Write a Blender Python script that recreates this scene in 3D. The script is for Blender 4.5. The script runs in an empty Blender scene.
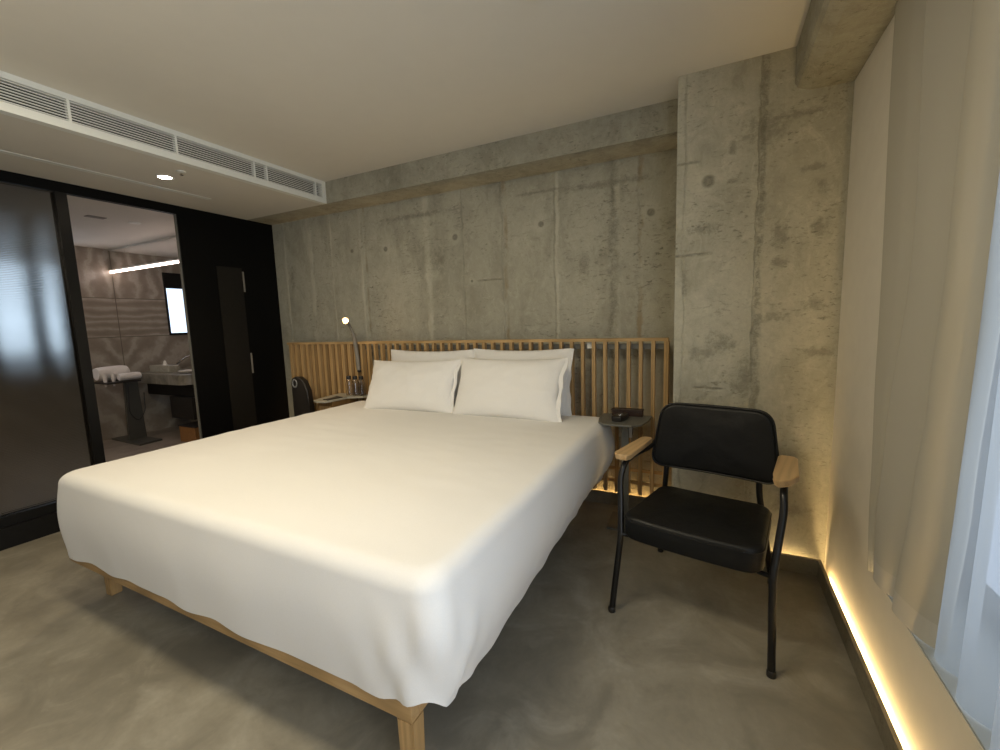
import bpy, bmesh, math, random
from mathutils import Vector, Matrix, noise
random.seed(7)
C = bpy.context.scene
LINK = C.collection.objects.link

# ------------------------------------------------------------------ dimensions (metres, camera stands at x=0 y=0)
EYE = 1.37
XL, XV, XP, XS, XR = -4.137, -3.053, -0.198, 0.324, 0.554
YB, YF, YP, YN = 3.166, 2.896, 2.648, -2.6
ZC, ZS, ZBEAM = 2.625, 2.443, 2.43
XF = -7.0          # far marble wall of the bathroom
BZ, BC = 0.02, 2.455

# ------------------------------------------------------------------ node helpers
def new_mat(name):
    m = bpy.data.materials.new(name); m.use_nodes = True
    nt = m.node_tree; nt.nodes.clear()
    out = nt.nodes.new('ShaderNodeOutputMaterial')
    return m, nt, out
class G:
    """tiny node-graph builder"""
    def __init__(s, nt): s.nt = nt
    def n(s, t, **kw):
        x = s.nt.nodes.new(t)
        for k, v in kw.items(): setattr(x, k, v)
        return x
    def put(s, sock, v):
        if isinstance(v, bpy.types.NodeSocket): s.nt.links.new(v, sock)
        else: sock.default_value = v
    def math(s, op, a, b=0.0, c=None, clamp=False):
        x = s.n('ShaderNodeMath', operation=op, use_clamp=clamp); s.put(x.inputs[0], a); s.put(x.inputs[1], b)
        if c is not None: s.put(x.inputs[2], c)
        return x.outputs[0]
    def coord(s): return s.n('ShaderNodeTexCoord').outputs['Object']
    def pos(s): return s.n('ShaderNodeNewGeometry').outputs['Position']
    def sep(s, v):
        x = s.n('ShaderNodeSeparateXYZ'); s.put(x.inputs[0], v); return x.outputs
    def comb(s, a, b, c):
        x = s.n('ShaderNodeCombineXYZ'); s.put(x.inputs[0], a); s.put(x.inputs[1], b); s.put(x.inputs[2], c); return x.outputs[0]
    def scale(s, v, sc, loc=(0, 0, 0), rot=(0, 0, 0)):
        x = s.n('ShaderNodeMapping'); s.put(x.inputs['Vector'], v); x.inputs['Scale'].default_value = sc
        x.inputs['Location'].default_value = loc; x.inputs['Rotation'].default_value = rot; return x.outputs[0]
    def noise(s, v, sc, det=4, rough=.55, dist=0.0):
        x = s.n('ShaderNodeTexNoise'); s.put(x.inputs['Vector'], v); x.inputs['Scale'].default_value = sc
        x.inputs['Detail'].default_value = det; x.inputs['Roughness'].default_value = rough; x.inputs['Distortion'].default_value = dist
        return x.outputs['Fac']
    def wave(s, v, sc, dist=0, det=2, dsc=1, direction='X', rough=.5):
        x = s.n('ShaderNodeTexWave', bands_direction=direction); s.put(x.inputs['Vector'], v)
        x.inputs['Scale'].default_value = sc; x.inputs['Distortion'].default_value = dist
        x.inputs['Detail'].default_value = det; x.inputs['Detail Scale'].default_value = dsc; x.inputs['Detail Roughness'].default_value = rough
        return x.outputs['Fac']
    def mapr(s, v, a, b, c=0.0, d=1.0, smooth=False):
        x = s.n('ShaderNodeMapRange'); x.clamp = True
        if smooth: x.interpolation_type = 'SMOOTHSTEP'
        s.put(x.inputs['Value'], v)
        for i, q in zip((1, 2, 3, 4), (a, b, c, d)): s.put(x.inputs[i], q)
        return x.outputs[0]
    def mix(s, f, a, b, blend='MIX'):
        x = s.n('ShaderNodeMix', data_type='RGBA', blend_type=blend); s.put(x.inputs[0], f)
        for i, q in ((6, a), (7, b)):
            s.put(x.inputs[i], q if isinstance(q, bpy.types.NodeSocket) else (*q, 1) if len(q) == 3 else q)
        return x.outputs[2]
    def ramp(s, f, stops):
        x = s.n('ShaderNodeValToRGB'); s.put(x.inputs[0], f); e = x.color_ramp.elements
        while len(e) < len(stops): e.new(.5)
        for k, (p, c) in zip(e, stops): k.position = p; k.color = (*c, 1)
        return x.outputs[0]
    def bump(s, h, st=.3, dist=.01, normal=None):
        x = s.n('ShaderNodeBump'); s.put(x.inputs['Height'], h); x.inputs['Strength'].default_value = st; x.inputs['Distance'].default_value = dist
        if normal is not None: s.put(x.inputs['Normal'], normal)
        return x.outputs[0]
    def bsdf(s, out, color, rough=.5, metal=0.0, normal=None, spec=.5, **kw):
        x = s.n('ShaderNodeBsdfPrincipled')
        s.put(x.inputs['Base Color'], color if isinstance(color, bpy.types.NodeSocket) else (*color, 1))
        s.put(x.inputs['Roughness'], rough); s.put(x.inputs['Metallic'], metal); s.put(x.inputs['Specular IOR Level'], spec)
        if normal is not None: s.put(x.inputs['Normal'], normal)
        for k, v in kw.items(): s.put(x.inputs[k.replace('_', ' ')], v)
        s.nt.links.new(x.outputs[0], out.inputs[0]); return x

MATS = {}
def plain(name, color, rough=.5, metal=0, grain=0.06, gs=60, bump=.05, spec=.5):
    m, nt, out = new_mat(name); g = G(nt); co = g.coord()
    f = g.noise(co, gs, 3)
    c = g.mix(g.mapr(f, .3, .7), tuple(v * (1 - grain) for v in color), tuple(min(1, v * (1 + grain)) for v in color))
    g.bsdf(out, c, rough, metal, g.bump(f, bump, .002), spec); MATS[name] = m; return m

def concrete(name, base, hi, lo, seams=(), holes=(), blobs=(), dashes=(), top_dark=None, wallmode=True):
    """board-marked in-situ concrete; seams are x positions of vertical shutter joints,
    holes are (x, z) tie holes, blobs are (x, z, rx, rz) dark pitted patches"""
    m, nt, out = new_mat(name); g = G(nt); P = g.pos(); x, y, z = g.sep(P)
    big = g.noise(P, 1.1, 5, .6); mid = g.noise(g.scale(P, (1.0, 1.0, .45), (3, 1, 2)), 4.5, 6, .65, .4)
    fine = g.noise(P, 60, 4, .7); cl = g.noise(g.scale(P, (1, 1, .25), (7, 0, 1)), 9, 5, .6, .3)
    col = g.mix(g.mapr(big, .35, .66), base, hi)
    col = g.mix(g.mapr(mid, .48, .72, 0, .75), col, lo)
    col = g.mix(g.mapr(cl, .55, .75, 0, .4), col, hi)
    col = g.mix(g.mapr(fine, .25, .75, 0, .35), col, tuple(v * .8 for v in base))
    h = g.math('ADD', g.math('MULTIPLY', mid, .6), g.math('MULTIPLY', fine, .25))
    wob = g.math('MULTIPLY', g.math('SUBTRACT', g.noise(g.scale(P, (1, 1, 1)), 3.5, 5, .6), .5), .05)
    brk = g.noise(g.scale(P, (2, 2, 1), (2, 5, 9)), 3.2, 5, .7)
    wob2 = g.math('ADD', wob, g.math('MULTIPLY', g.math('SUBTRACT', g.noise(P, 17, 5, .7), .5), .022))
    wid = g.mapr(g.noise(g.scale(P, (1, 1, 1), (8, 3, 2)), 5, 4, .7), .3, .7, .35, 1.35)
    pits = g.n('ShaderNodeTexVoronoi'); g.put(pits.inputs['Vector'], g.scale(P, (1, 1, 1.6))); pits.inputs['Scale'].default_value = 19
    pm = g.math('MULTIPLY', g.mapr(pits.outputs['Distance'], .22, .08, 0, 1, True), g.mapr(g.noise(P, 4, 5, .75), .56, .66, 0, 1))
    col = g.mix(g.math('MULTIPLY', pm, .5), col, tuple(v * .6 for v in lo)); h = g.math('SUBTRACT', h, g.math('MULTIPLY', pm, .6))
    col = g.mix(g.mapr(g.noise(P, 13, 8, .8, .5), .5, .68, 0, .38), col, lo)
    col = g.mix(g.mapr(g.noise(g.scale(P, (1, 1, 1), (1, 8, 4)), 11, 8, .8, .5), .54, .70, 0, .5), col, tuple(min(1, v * 1.12) for v in hi))
    sp = g.noise(g.scale(P, (.7, 1, 1.9), (1, 3, 5)), 34, 6, .72, .3); spm = g.mapr(g.noise(g.scale(P, (1, 1, .8), (5, 5, 1)), 3.0, 5, .7), .44, .62, 0, 1)
    spk = g.math('MULTIPLY', g.mapr(sp, .57, .64, 0, 1), spm)
    col = g.mix(g.math('MULTIPLY', spk, .75), col, tuple(v * .55 for v in lo)); h = g.math('SUBTRACT', h, g.math('MULTIPLY', spk, .5))
    sc2 = g.noise(g.scale(P, (1.2, 1, 1), (9, 9, 2)), 8, 9, .82, 1.0)
    col = g.mix(g.mapr(sc2, .52, .66, 0, .45), col, tuple(min(1, v * 1.1) for v in hi)); col = g.mix(g.mapr(sc2, .46, .34, 0, .45), col, tuple(v * .85 for v in lo))
    for (sx, kind, w) in seams:
        d = g.math('DIVIDE', g.math('ABSOLUTE', g.math('SUBTRACT', g.math('ADD', x, wob2), sx)), wid)
        line = g.mapr(d, w, w * .2, 0, 1, True)
        if kind == 'light':
            col = g.mix(g.math('MULTIPLY', line, g.mapr(brk, .35, .6, .05, .62)), col, tuple(min(1, v * 1.22) for v in hi)); h = g.math('ADD', h, g.math('MULTIPLY', line, .35))
        elif kind == 'rust':
            col = g.mix(g.math('MULTIPLY', line, g.mapr(brk, .46, .64, 0, .7)), col, (lo[0] * .95, lo[1] * .74, lo[2] * .5)); h = g.math('SUBTRACT', h, g.math('MULTIPLY', line, .4))
        elif kind == 'rough':
            e = g.math('MULTIPLY', line, g.mapr(g.noise(P, 24, 8, .8), .46, .60, 0, 1))
            col = g.mix(g.math('MULTIPLY', e, .5), col, tuple(v * .6 for v in lo)); h = g.math('SUBTRACT', h, g.math('MULTIPLY', e, .9))
        else:
            col = g.mix(g.math('MULTIPLY', line, g.mapr(brk, .42, .62, .0, .5)), col, tuple(v * .7 for v in lo)); h = g.math('SUBTRACT', h, g.math('MULTIPLY', line, .5))
    for (hx, hz, r) in holes:
        dx = g.math('SUBTRACT', x, hx); dz = g.math('SUBTRACT', z, hz)
        d = g.math('SQRT', g.math('ADD', g.math('MULTIPLY', dx, dx), g.math('MULTIPLY', dz, dz)))
        d = g.math('ADD', d, g.math('MULTIPLY', g.math('SUBTRACT', fine, .5), .012))
        halo = g.mapr(d, r * 3.6, r * 1.2, 0, .3, True); core = g.math('MULTIPLY', g.mapr(d, r * 1.15, r * .6, 0, .72, True), g.mapr(fine, .35, .6, .6, 1))
        col = g.mix(halo, col, tuple(min(1, v * 1.1) for v in hi)); col = g.mix(core, col, tuple(v * .42 for v in lo))
        h = g.math('SUBTRACT', h, core)
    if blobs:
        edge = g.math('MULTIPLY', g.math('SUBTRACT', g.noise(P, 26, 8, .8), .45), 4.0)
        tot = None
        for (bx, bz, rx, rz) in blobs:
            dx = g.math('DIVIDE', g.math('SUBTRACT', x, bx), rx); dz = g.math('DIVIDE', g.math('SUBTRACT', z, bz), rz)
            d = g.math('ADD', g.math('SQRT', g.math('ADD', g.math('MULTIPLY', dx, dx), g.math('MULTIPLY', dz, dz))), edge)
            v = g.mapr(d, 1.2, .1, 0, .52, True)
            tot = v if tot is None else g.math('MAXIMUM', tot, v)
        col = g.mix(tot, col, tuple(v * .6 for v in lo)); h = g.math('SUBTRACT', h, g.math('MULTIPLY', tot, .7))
    for (x0, x1, dz0) in dashes:
        d = g.math('ABSOLUTE', g.math('SUBTRACT', g.math('ADD', z, g.math('MULTIPLY', wob, .3)), dz0))
        e = g.math('MULTIPLY', g.mapr(d, .010, .001), g.math('MULTIPLY', g.mapr(x, x0 - .02, x0), g.mapr(x, x1 + .02, x1)))
        col = g.mix(g.math('MULTIPLY', e, g.mapr(g.noise(P, 14, 6, .8), .4, .6, 0, .8)), col, tuple(v * .6 for v in lo)); h = g.math('SUBTRACT', h, e)
    g.bsdf(out, col, g.mapr(mid, .3, .7, .62, .85), 0, g.bump(h, .55, .012), .3)
    MATS[name] = m; return m


# ---- room materials
back_seams = [(-3.98, 'light', .03), (-3.616, 'light', .05), (-3.33, 'light', .02), (-2.90, 'rust', .022), (-2.958, 'light', .03), (-2.211, 'light', .055), (-1.86, 'dark', .013),
              (-1.473, 'rust', .028), (-1.50, 'dark', .014), (-1.053, 'light', .03), (-1.07, 'dark', .012), (-.638, 'rough', .055), (-.62, 'light', .05), (-.46, 'rust', .03)]
back_holes = [(-3.064, 2.076, .02), (-2.664, 2.054, .024), (-1.931, 2.077, .028), (-1.176, 2.088, .024), (-.393, 2.069, .028), (-1.786, 1.711, .012)]
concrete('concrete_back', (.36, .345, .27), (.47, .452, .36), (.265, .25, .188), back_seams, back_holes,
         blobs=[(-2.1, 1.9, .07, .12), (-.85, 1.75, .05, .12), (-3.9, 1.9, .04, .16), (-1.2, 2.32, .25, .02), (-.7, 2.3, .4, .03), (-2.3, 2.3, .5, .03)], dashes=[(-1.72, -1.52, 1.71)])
concrete('concrete_pillar', (.42, .402, .318), (.56, .54, .435), (.30, .283, .215),
         [(.20, 'rough', .026), (.185, 'dark', .008), (-.155, 'dark', .010)],
         [(-.041, 2.073, .034)],
         blobs=[(.068, 2.217, .022, .05), (.073, 2.054, .03, .018), (.421, 2.066, .07, .022), (.46, 1.973, .03, .035), (-.053, 1.164, .10, .05), (.04, 1.22, .08, .07),
                (.284, 1.351, .09, .035), (.455, 1.409, .06, .04), (.482, 1.171, .09, .03), (.287, 1.627, .05, .03), (.287, 1.76, .045, .08), (-.06, 1.83, .10, .03), (.2, 2.28, .12, .10),
                (.3, 2.32, .22, .025), (.393, .33, .14, .05), (.16, 1.05, .04, .16), (.45, 1.78, .04, .05), (.15, .98, .06, .05), (-.15, 1.55, .02, .1)],
         dashes=[(-.198, -.03, 1.70), (-.08, .04, .965), (-.19, -.1, 2.18)])
concrete('concrete_beam', (.31, .295, .23), (.42, .40, .32), (.21, .198, .15), [], [])
concrete('concrete_curb', (.20, .175, .125), (.25, .225, .165), (.15, .13, .09))

def floor_mat():
    m, nt, out = new_mat('polished_concrete'); g = G(nt); P = g.pos()
    a = g.noise(P, 1.3, 6, .6, .5); b = g.noise(g.scale(P, (1, 1, 1), (4, 2, 0)), 4.2, 6, .62, .9); f = g.noise(P, 45, 4, .6)
    c = g.mix(g.mapr(a, .36, .66), (.20, .18, .138), (.31, .282, .218))
    c = g.mix(g.mapr(b, .5, .7, 0, .55), c, (.40, .368, .295))
    c = g.mix(g.mapr(b, .48, .32, 0, .5), c, (.155, .138, .104))
    c = g.mix(g.mapr(f, .3, .7, 0, .22), c, (.17, .155, .12))
    g.bsdf(out, c, g.mapr(b, .3, .7, .42, .58), 0, g.bump(f, .08, .002), .35); MATS['floor'] = m
floor_mat()
plain('ceiling_paint', (.66, .63, .56), .85, 0, .01, 8, .02)
plain('white_plaster', (.66, .62, .53), .8, 0, .02, 14, .05)
plain('vent_white', (.72, .73, .68), .45, 0, .01, 20, 0)
plain('duct_dark', (.02, .02, .018), .9)
plain('black_panel', (.0032, .0032, .003), .5, 0, .1, 30, .03, .12)
plain('black_slot', (.013, .0115, .009), .5, 0, .1, 30, .03, .2)
plain('black_frame', (.007, .0068, .0065), .4, 0, .1, 40, .02, .25)
plain('grey_metal', (.17, .17, .15), .42, .35, .05, 40, .02)
plain('lamp_metal', (.22, .20, .165), .6, .0, .05, 40, .02)
plain('chrome', (.75, .72, .68), .12, 1, .0, 40, 0)
plain('black_metal', (.012, .011, .010), .28, .3, .05, 40, .02)
plain('black_plastic', (.016, .014, .012), .4, 0, .05, 80, .03)
plain('brown_box', (.03, .014, .009), .4, 0, .1, 80, .03)
plain('grey_ring', (.22, .23, .23), .4, .3, .05, 40, .02)
plain('paper_white', (.7, .68, .62), .7, 0, .02, 30, 0)
plain('tan_box', (.27, .13, .04), .6, 0, .1, 30, .05)
plain('sill_stone', (.34, .36, .35), .5, 0, .04, 20, .02)
plain('stand_grey', (.10, .10, .088), .4, .3, .06, 20, .02)

def wood(name, a, b, axis='Z', sc=1.0, rough=.45):
    m, nt, out = new_mat(name); g = G(nt); co = g.coord()
    s = {'Z': (9, 9, .6), 'X': (.6, 9, 9), 'Y': (9, .6, 9)}[axis]
    v = g.scale(co, tuple(k * sc for k in s))
    gr = g.noise(v, 5, 5, .6, 1.2); ring = g.wave(v, 1.6, 5, 3, 1.2)
    f = g.math('ADD', g.math('MULTIPLY', gr, .65), g.math('MULTIPLY', ring, .35))
    c = g.ramp(f, [(.25, tuple(k * .8 for k in a)), (.5, a), (.78, b)])
    g.bsdf(out, c, rough, 0, g.bump(f, .08, .002), .4); MATS[name] = m
wood('oak_slat', (.44, .285, .125), (.54, .36, .17))
wood('oak_rail', (.46, .30, .13), (.56, .375, .18), 'X')
wood('oak_bed', (.40, .25, .105), (.50, .325, .15), 'X')
wood('oak_leg', (.42, .265, .11), (.52, .34, .155), 'Z')
wood('beech_arm', (.52, .345, .165), (.56, .375, .185), 'Y', .8, .35)
wood('oak_back', (.20, .11, .035), (.27, .15, .05))

def fabric(name, color, rough=.9, fine=260, wr=.25, wsc=3.2, sheen=.15):
    m, nt, out = new_mat(name); g = G(nt); co = g.coord()
    w = g.noise(g.scale(co, (1, 1, .7)), wsc, 4, .55, .8); f = g.noise(co, fine, 2, .5)
    h = g.math('ADD', g.math('MULTIPLY', w, 1.0), g.math('MULTIPLY', f, .05))
    c = g.mix(g.mapr(f, .3, .7), tuple(v * .97 for v in color), color)
    b = g.bsdf(out, c, rough, 0, g.bump(h, wr, .02), .2); b.inputs['Sheen Weight'].default_value = sheen; MATS[name] = m
fabric('bed_linen', (.79, .775, .74), wr=.16, wsc=2.2)
fabric('pillow_linen', (.82, .805, .77), wr=.25, wsc=6)
fabric('towel_cotton', (.80, .76, .72), fine=400, wr=.5, wsc=20)

def leather():
    m, nt, out = new_mat('black_leather'); g = G(nt); co = g.coord()
    v = g.n('ShaderNodeTexVoronoi'); g.put(v.inputs['Vector'], co); v.inputs['Scale'].default_value = 260
    w = g.noise(co, 9, 4, .6, .6)
    n1 = g.bump(w, .25, .012); n2 = g.bump(v.outputs['Distance'], .10, .001, n1)
    g.bsdf(out, g.mix(w, (.005, .005, .0048), (.008, .008, .0075)), g.mapr(w, .3, .7, .36, .50), 0, n2, .28); MATS['leather'] = m
leather()

def curtain_mat(name, color, transp, transl, weave=700):
    m, nt, out = new_mat(name); g = G(nt); co = g.coord()
    f = g.noise(co, weave, 2, .5); c = g.mix(f, tuple(v * .93 for v in color), color)
    d = g.n('ShaderNodeBsdfDiffuse'); t = g.n('ShaderNodeBsdfTranslucent'); tr = g.n('ShaderNodeBsdfTransparent')
    for q in (d, t): g.put(q.inputs['Color'], c)
    m1 = g.n('ShaderNodeMixShader'); m1.inputs[0].default_value = transl; nt.links.new(d.outputs[0], m1.inputs[1]); nt.links.new(t.outputs[0], m1.inputs[2])
    m2 = g.n('ShaderNodeMixShader'); m2.inputs[0].default_value = transp; nt.links.new(m1.outputs[0], m2.inputs[1]); nt.links.new(tr.outputs[0], m2.inputs[2])
    nt.links.new(m2.outputs[0], out.inputs[0]); MATS[name] = m
curtain_mat('curtain_heavy', (.46, .43, .35), 0.0, .03)
curtain_mat('curtain_hem', (.50, .47, .39), 0.0, .08)
curtain_mat('curtain_sheer', (.50, .54, .565), .30, .5)

def emit(name, color, st):
    m, nt, out = new_mat(name); e = nt.nodes.new('ShaderNodeEmission'); e.inputs[0].default_value = (*color, 1); e.inputs[1].default_value = st
    nt.links.new(e.outputs[0], out.inputs[0]); MATS[name] = m; return m
emit('led_warm', (1.0, .68, .30), 85); emit('led_soft', (1.0, .60, .22), 16); emit('led_mid', (1.0, .68, .30), 55)
emit('bulb_warm', (1.0, .56, .20), 90)
emit('spot_white', (1.0, .80, .58), 60)
emit('led_white', (1.0, .78, .70), 9)

def glass(name, color=(1, 1, 1), rough=0.0, ribs=False):
    m, nt, out = new_mat(name); g = G(nt); nrm = None
    if ribs:
        x, y, z = g.sep(g.pos())
        s = g.math('SINE', g.math('MULTIPLY', z, 2 * math.pi / .011))
        nz = g.noise(g.pos(), 3, 2)
        nrm = g.bump(g.math('ADD', s, g.math('MULTIPLY', nz, .2)), .9, .004)
    b = g.n('ShaderNodeBsdfPrincipled'); b.inputs['Base Color'].default_value = (*color, 1); b.inputs['Roughness'].default_value = rough
    b.inputs['Transmission Weight'].default_value = 1; b.inputs['IOR'].default_value = 1.12 if ribs else 1.45
    if nrm: g.put(b.inputs['Normal'], nrm)
    nt.links.new(b.outputs[0], out.inputs[0]); MATS[name] = m
glass('clear_glass'); glass('ribbed_glass', (.42, .45, .44), .22, True)

def marble():
    m, nt, out = new_mat('bookmatched_marble'); g = G(nt); P = g.pos(); x, y, z = g.sep(P)
    u = g.math('ABSOLUTE', g.math('SUBTRACT', y, 2.965)); q = g.comb(g.math('MULTIPLY', x, .6), u, z)
    def veins(vec, sc, dist, direction, rough=.6):
        return g.wave(vec, sc, dist, 5, 1.6, direction, rough)
    v1 = veins(q, 2.0, 7, 'Y'); v2 = veins(g.scale(q, (1, .45, 1.3)), 2.6, 5, 'Z'); v3 = veins(g.scale(q, (1, 1, 1), (0, .3, .4), (.7, 0, 0)), 1.3, 8, 'Y')
    big = g.noise(q, 2.2, 5, .6, .8); wp = g.noise(q, 7, 6, .7, .6)
    t1 = g.mapr(z, 1.83, 1.84); t2 = g.mapr(z, 1.33, 1.34)
    v = g.mix(t2, g.comb(v3, v3, v3), g.comb(v2, v2, v2)); v = g.mix(t1, v, g.comb(v1, v1, v1))
    f = g.math('ADD', g.math('MULTIPLY', g.sep(v)[0], .34), g.math('ADD', g.math('MULTIPLY', big, .42), g.math('MULTIPLY', wp, .34)))
    c = g.ramp(f, [(.25, (.24, .205, .165)), (.45, (.30, .26, .21)), (.6, (.35, .31, .255)), (.72, (.45, .41, .35)), (.84, (.33, .29, .235))])
    for zz in (1.335, 1.835, .83):
        c = g.mix(g.mapr(g.math('ABSOLUTE', g.math('SUBTRACT', z, zz)), .006, .003), c, (.14, .12, .09))
    c = g.mix(g.mapr(u, .006, .003), c, (.15, .13, .10))
    g.bsdf(out, c, .28, 0, None, .5); MATS['marble'] = m
marble()
def stone(name, a, b, c2, sc=6):
    m, nt, out = new_mat(name); g = G(nt); co = g.pos()
    f = g.noise(co, sc, 6, .65, 1.2)
    g.bsdf(out, g.ramp(f, [(.3, a), (.5, b), (.7, c2)]), .35, 0, None, .5); MATS[name] = m
stone('basin_stone', (.14, .13, .10), (.24, .22, .175), (.34, .31, .26))
stone('bath_floor_stone', (.20, .165, .135), (.28, .24, .20), (.36, .31, .265), 4)
stone('table_stone', (.30, .28, .22), (.36, .34, .27), (.44, .41, .34), 20)

# ------------------------------------------------------------------ mesh helpers
def base_of(parent):
    return parent.location if parent is not None else Vector((0, 0, 0))
def obj(name, bm, mat, parent=None, smooth=False, local=False, label=None, kind=None, angle=40):
    """link a bmesh as ONE object. Vertices are given in world space unless local=True"""
    if parent is not None and not local:
        off = Vector((0, 0, 0)); q = parent
        while q is not None: off += q.location; q = q.parent
        bmesh.ops.translate(bm, verts=bm.verts, vec=-off)
    bmesh.ops.recalc_face_normals(bm, faces=bm.faces)
    me = bpy.data.meshes.new(name); bm.to_mesh(me); bm.free()
    for mm in (mat if isinstance(mat, (list, tuple)) else [mat]): me.materials.append(MATS[mm])
    o = bpy.data.objects.new(name, me); LINK(o)
    if smooth:
        for p in me.polygons: p.use_smooth = True
        try:
            me.set_sharp_from_angle(angle=math.radians(angle))
        except Exception: pass
    if parent is not None: o.parent = parent
    if label: o['label'] = label
    if kind: o['kind'] = kind
    return o
def thing(name, label, cat, loc=(0, 0, 0), rotz=0, group=None):
    o = bpy.data.objects.new(name, None); LINK(o); o.location = loc; o.rotation_euler = (0, 0, rotz); o.empty_display_size = .1
    o['label'] = label; o['category'] = cat
    if group: o['group'] = group
    return o
def tag(o, label, cat, group=None):
    o['label'] = label; o['category'] = cat
    if group: o['group'] = group
    return o
def box(bm, x0, x1, y0, y1, z0, z1, bev=0, seg=2):
    r = bmesh.ops.create_cube(bm, size=1)
    vs = r['verts']
    for v in vs: v.co = Vector(((x0 + x1) / 2 + v.co.x * (x1 - x0), (y0 + y1) / 2 + v.co.y * (y1 - y0), (z0 + z1) / 2 + v.co.z * (z1 - z0)))
    if bev:
        es = {e for v in vs for e in v.link_edges}
        bmesh.ops.bevel(bm, geom=list(es), offset=bev, segments=seg, affect='EDGES', profile=.6)
    return bm
def B(*a, **k): return box(bmesh.new(), *a, **k)
def prism(bm, pts, z0, z1, bev=0, seg=2, axis='Z'):
    """extrude polygon; axis Z: pts=(x,y); axis Y: pts=(x,z) from y=z0..z1; axis X: pts=(y,z)"""
    def mk(p, h):
        return (p[0], p[1], h) if axis == 'Z' else (p[0], h, p[1]) if axis == 'Y' else (h, p[0], p[1])
    a = [bm.verts.new(mk(p, z0)) for p in pts]; b = [bm.verts.new(mk(p, z1)) for p in pts]
    n = len(pts); fs = [bm.faces.new(a[::-1]), bm.faces.new(b)]
    for i in range(n): fs.append(bm.faces.new((a[i], a[(i + 1) % n], b[(i + 1) % n], b[i])))
    if bev:
        es = {e for f in fs[:2] for e in f.edges}
        bmesh.ops.bevel(bm, geom=list(es), offset=bev, segments=seg, affect='EDGES', profile=.6)
    return bm
def tube(bm, pts, r, n=12, flat=None):
    """round (or flattened, flat=(rx, ry)) tube through points with smoothed corners"""
    P = [Vector(p) for p in pts]; rings = []
    up = Vector((0, 0, 1))
    prev = None
    for i, p in enumerate(P):
        if i == 0: t = P[1] - p
        elif i == len(P) - 1: t = p - P[i - 1]
        else: t = (P[i + 1] - p).normalized() + (p - P[i - 1]).normalized()
        t.normalize()
        if prev is None:
            s = t.cross(up);
            if s.length < .2: s = t.cross(Vector((0, 1, 0)))
        else: s = prev - t * prev.dot(t)
        s.normalize(); prev = s; u = s.cross(t)
        rr = r[i] if isinstance(r, (list, tuple)) else r
        ra, rb = flat if flat else (rr, rr)
        rings.append([bm.verts.new(p + s * (math.cos(2 * math.pi * k / n) * ra) + u * (math.sin(2 * math.pi * k / n) * rb)) for k in range(n)])
    for a, b in zip(rings, rings[1:]):
        for k in range(n): bm.faces.new((a[k], a[(k + 1) % n], b[(k + 1) % n], b[k]))
    bm.faces.new(rings[0][::-1]); bm.faces.new(rings[-1])
    return bm
def soft(pts, r=.03, n=6):
    """round the corners of a 3D polyline"""
    P = [Vector(p) for p in pts]; out = [P[0]]
    for a, b, c in zip(P, P[1:], P[2:]):
        d1 = (a - b); d2 = (c - b); q = min(r, d1.length * .45, d2.length * .45)
        s, e = b + d1.normalized() * q, b + d2.normalized() * q
        for i in range(n + 1):
            t = i / n; out.append((1 - t) ** 2 * s + 2 * t * (1 - t) * b + t * t * e)
    out.append(P[-1]); return out
def lathe(bm, prof, c=(0, 0, 0), n=28):
    rings = []
    for (r, z) in prof:
        rings.append([bm.verts.new((c[0] + r * math.cos(2 * math.pi * k / n), c[1] + r * math.sin(2 * math.pi * k / n), c[2] + z)) for k in range(n)])
    for a, b in zip(rings, rings[1:]):
        for k in range(n): bm.faces.new((a[k], a[(k + 1) % n], b[(k + 1) % n], b[k]))
    if prof[0][0] > 0: bm.faces.new(rings[0][::-1])
    if prof[-1][0] > 0: bm.faces.new(rings[-1])
    return bm
def struct(name, bm, mat, parent=None, **k):
    o = obj(name, bm, mat, parent, **k)
    if parent is None: o['kind'] = 'structure'
    return o

# ------------------------------------------------------------------ room shell
struct('floor', B(XL - .10, XR + .0, YN, YB, -.06, 0), 'floor')
cb = bmesh.new()
prism(cb, [(XL - .1, YN), (XS, YN), (XS, YP), (XP, YP), (XP, YF), (XV, YF), (XV, YF), (XL - .1, YF)], ZC, ZC + .06)
struct('ceiling', cb, 'ceiling_paint')
struct('wall_back', B(XL - .1, XP, YB, YB + .12, 0, ZS), 'concrete_back')
struct('wall_back_beam', B(XL - .1, XP, YF, YB + .12, ZS, ZC + .06), 'concrete_beam')
struct('wall_pillar', B(XP, XR + .2, YP, YB + .12, 0, ZC + .06), 'concrete_pillar')
bm = bmesh.new()   # concrete beam over the window side, slightly bowed underside
prism(bm, [(XS + .028, ZBEAM - .0), (XS + .06, ZBEAM - .012), (XR + .35, ZBEAM - .025), (XR + .35, ZC + .06), (XS, ZC + .06), (XS, ZBEAM + .03), (XS + .012, ZBEAM + .008)], YN, YP, axis='Y')
struct('ceiling_beam', bm, 'concrete_beam')
plain('taupe_panel', (.20, .17, .13), .7, 0, .05, 12, .02)
struct('wall_near', B(XL, XR + .35, YN - .1, YN, 0, ZC), 'taupe_panel')
# soffit on the left with the air grille in its face
struct('ceiling_soffit', B(XL - .1, XV - .05, YN, YF, ZS, ZC), 'ceiling_paint')
struct('trim_access_hatch', B(-3.75, -3.70, YN, 2.30, ZS - .003, ZS - .0005), 'vent_white')
# right wall: plaster pier beside the pillar, knee wall under the window
bm = B(XR, XR + .3, 1.96, YP, 0, ZBEAM + .0); box(bm, XR, XR + .3, YN, 1.96, 0, .405)
struct('wall_right', bm, 'white_plaster')
struct('trim_window_sill', B(XR + .002, XR + .32, -1.7, 1.955, .405, .412), 'sill_stone')
struct('wall_right_near', B(XR + .1, XR + .3, YN, -1.7, .405, ZBEAM), 'white_plaster')
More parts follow.
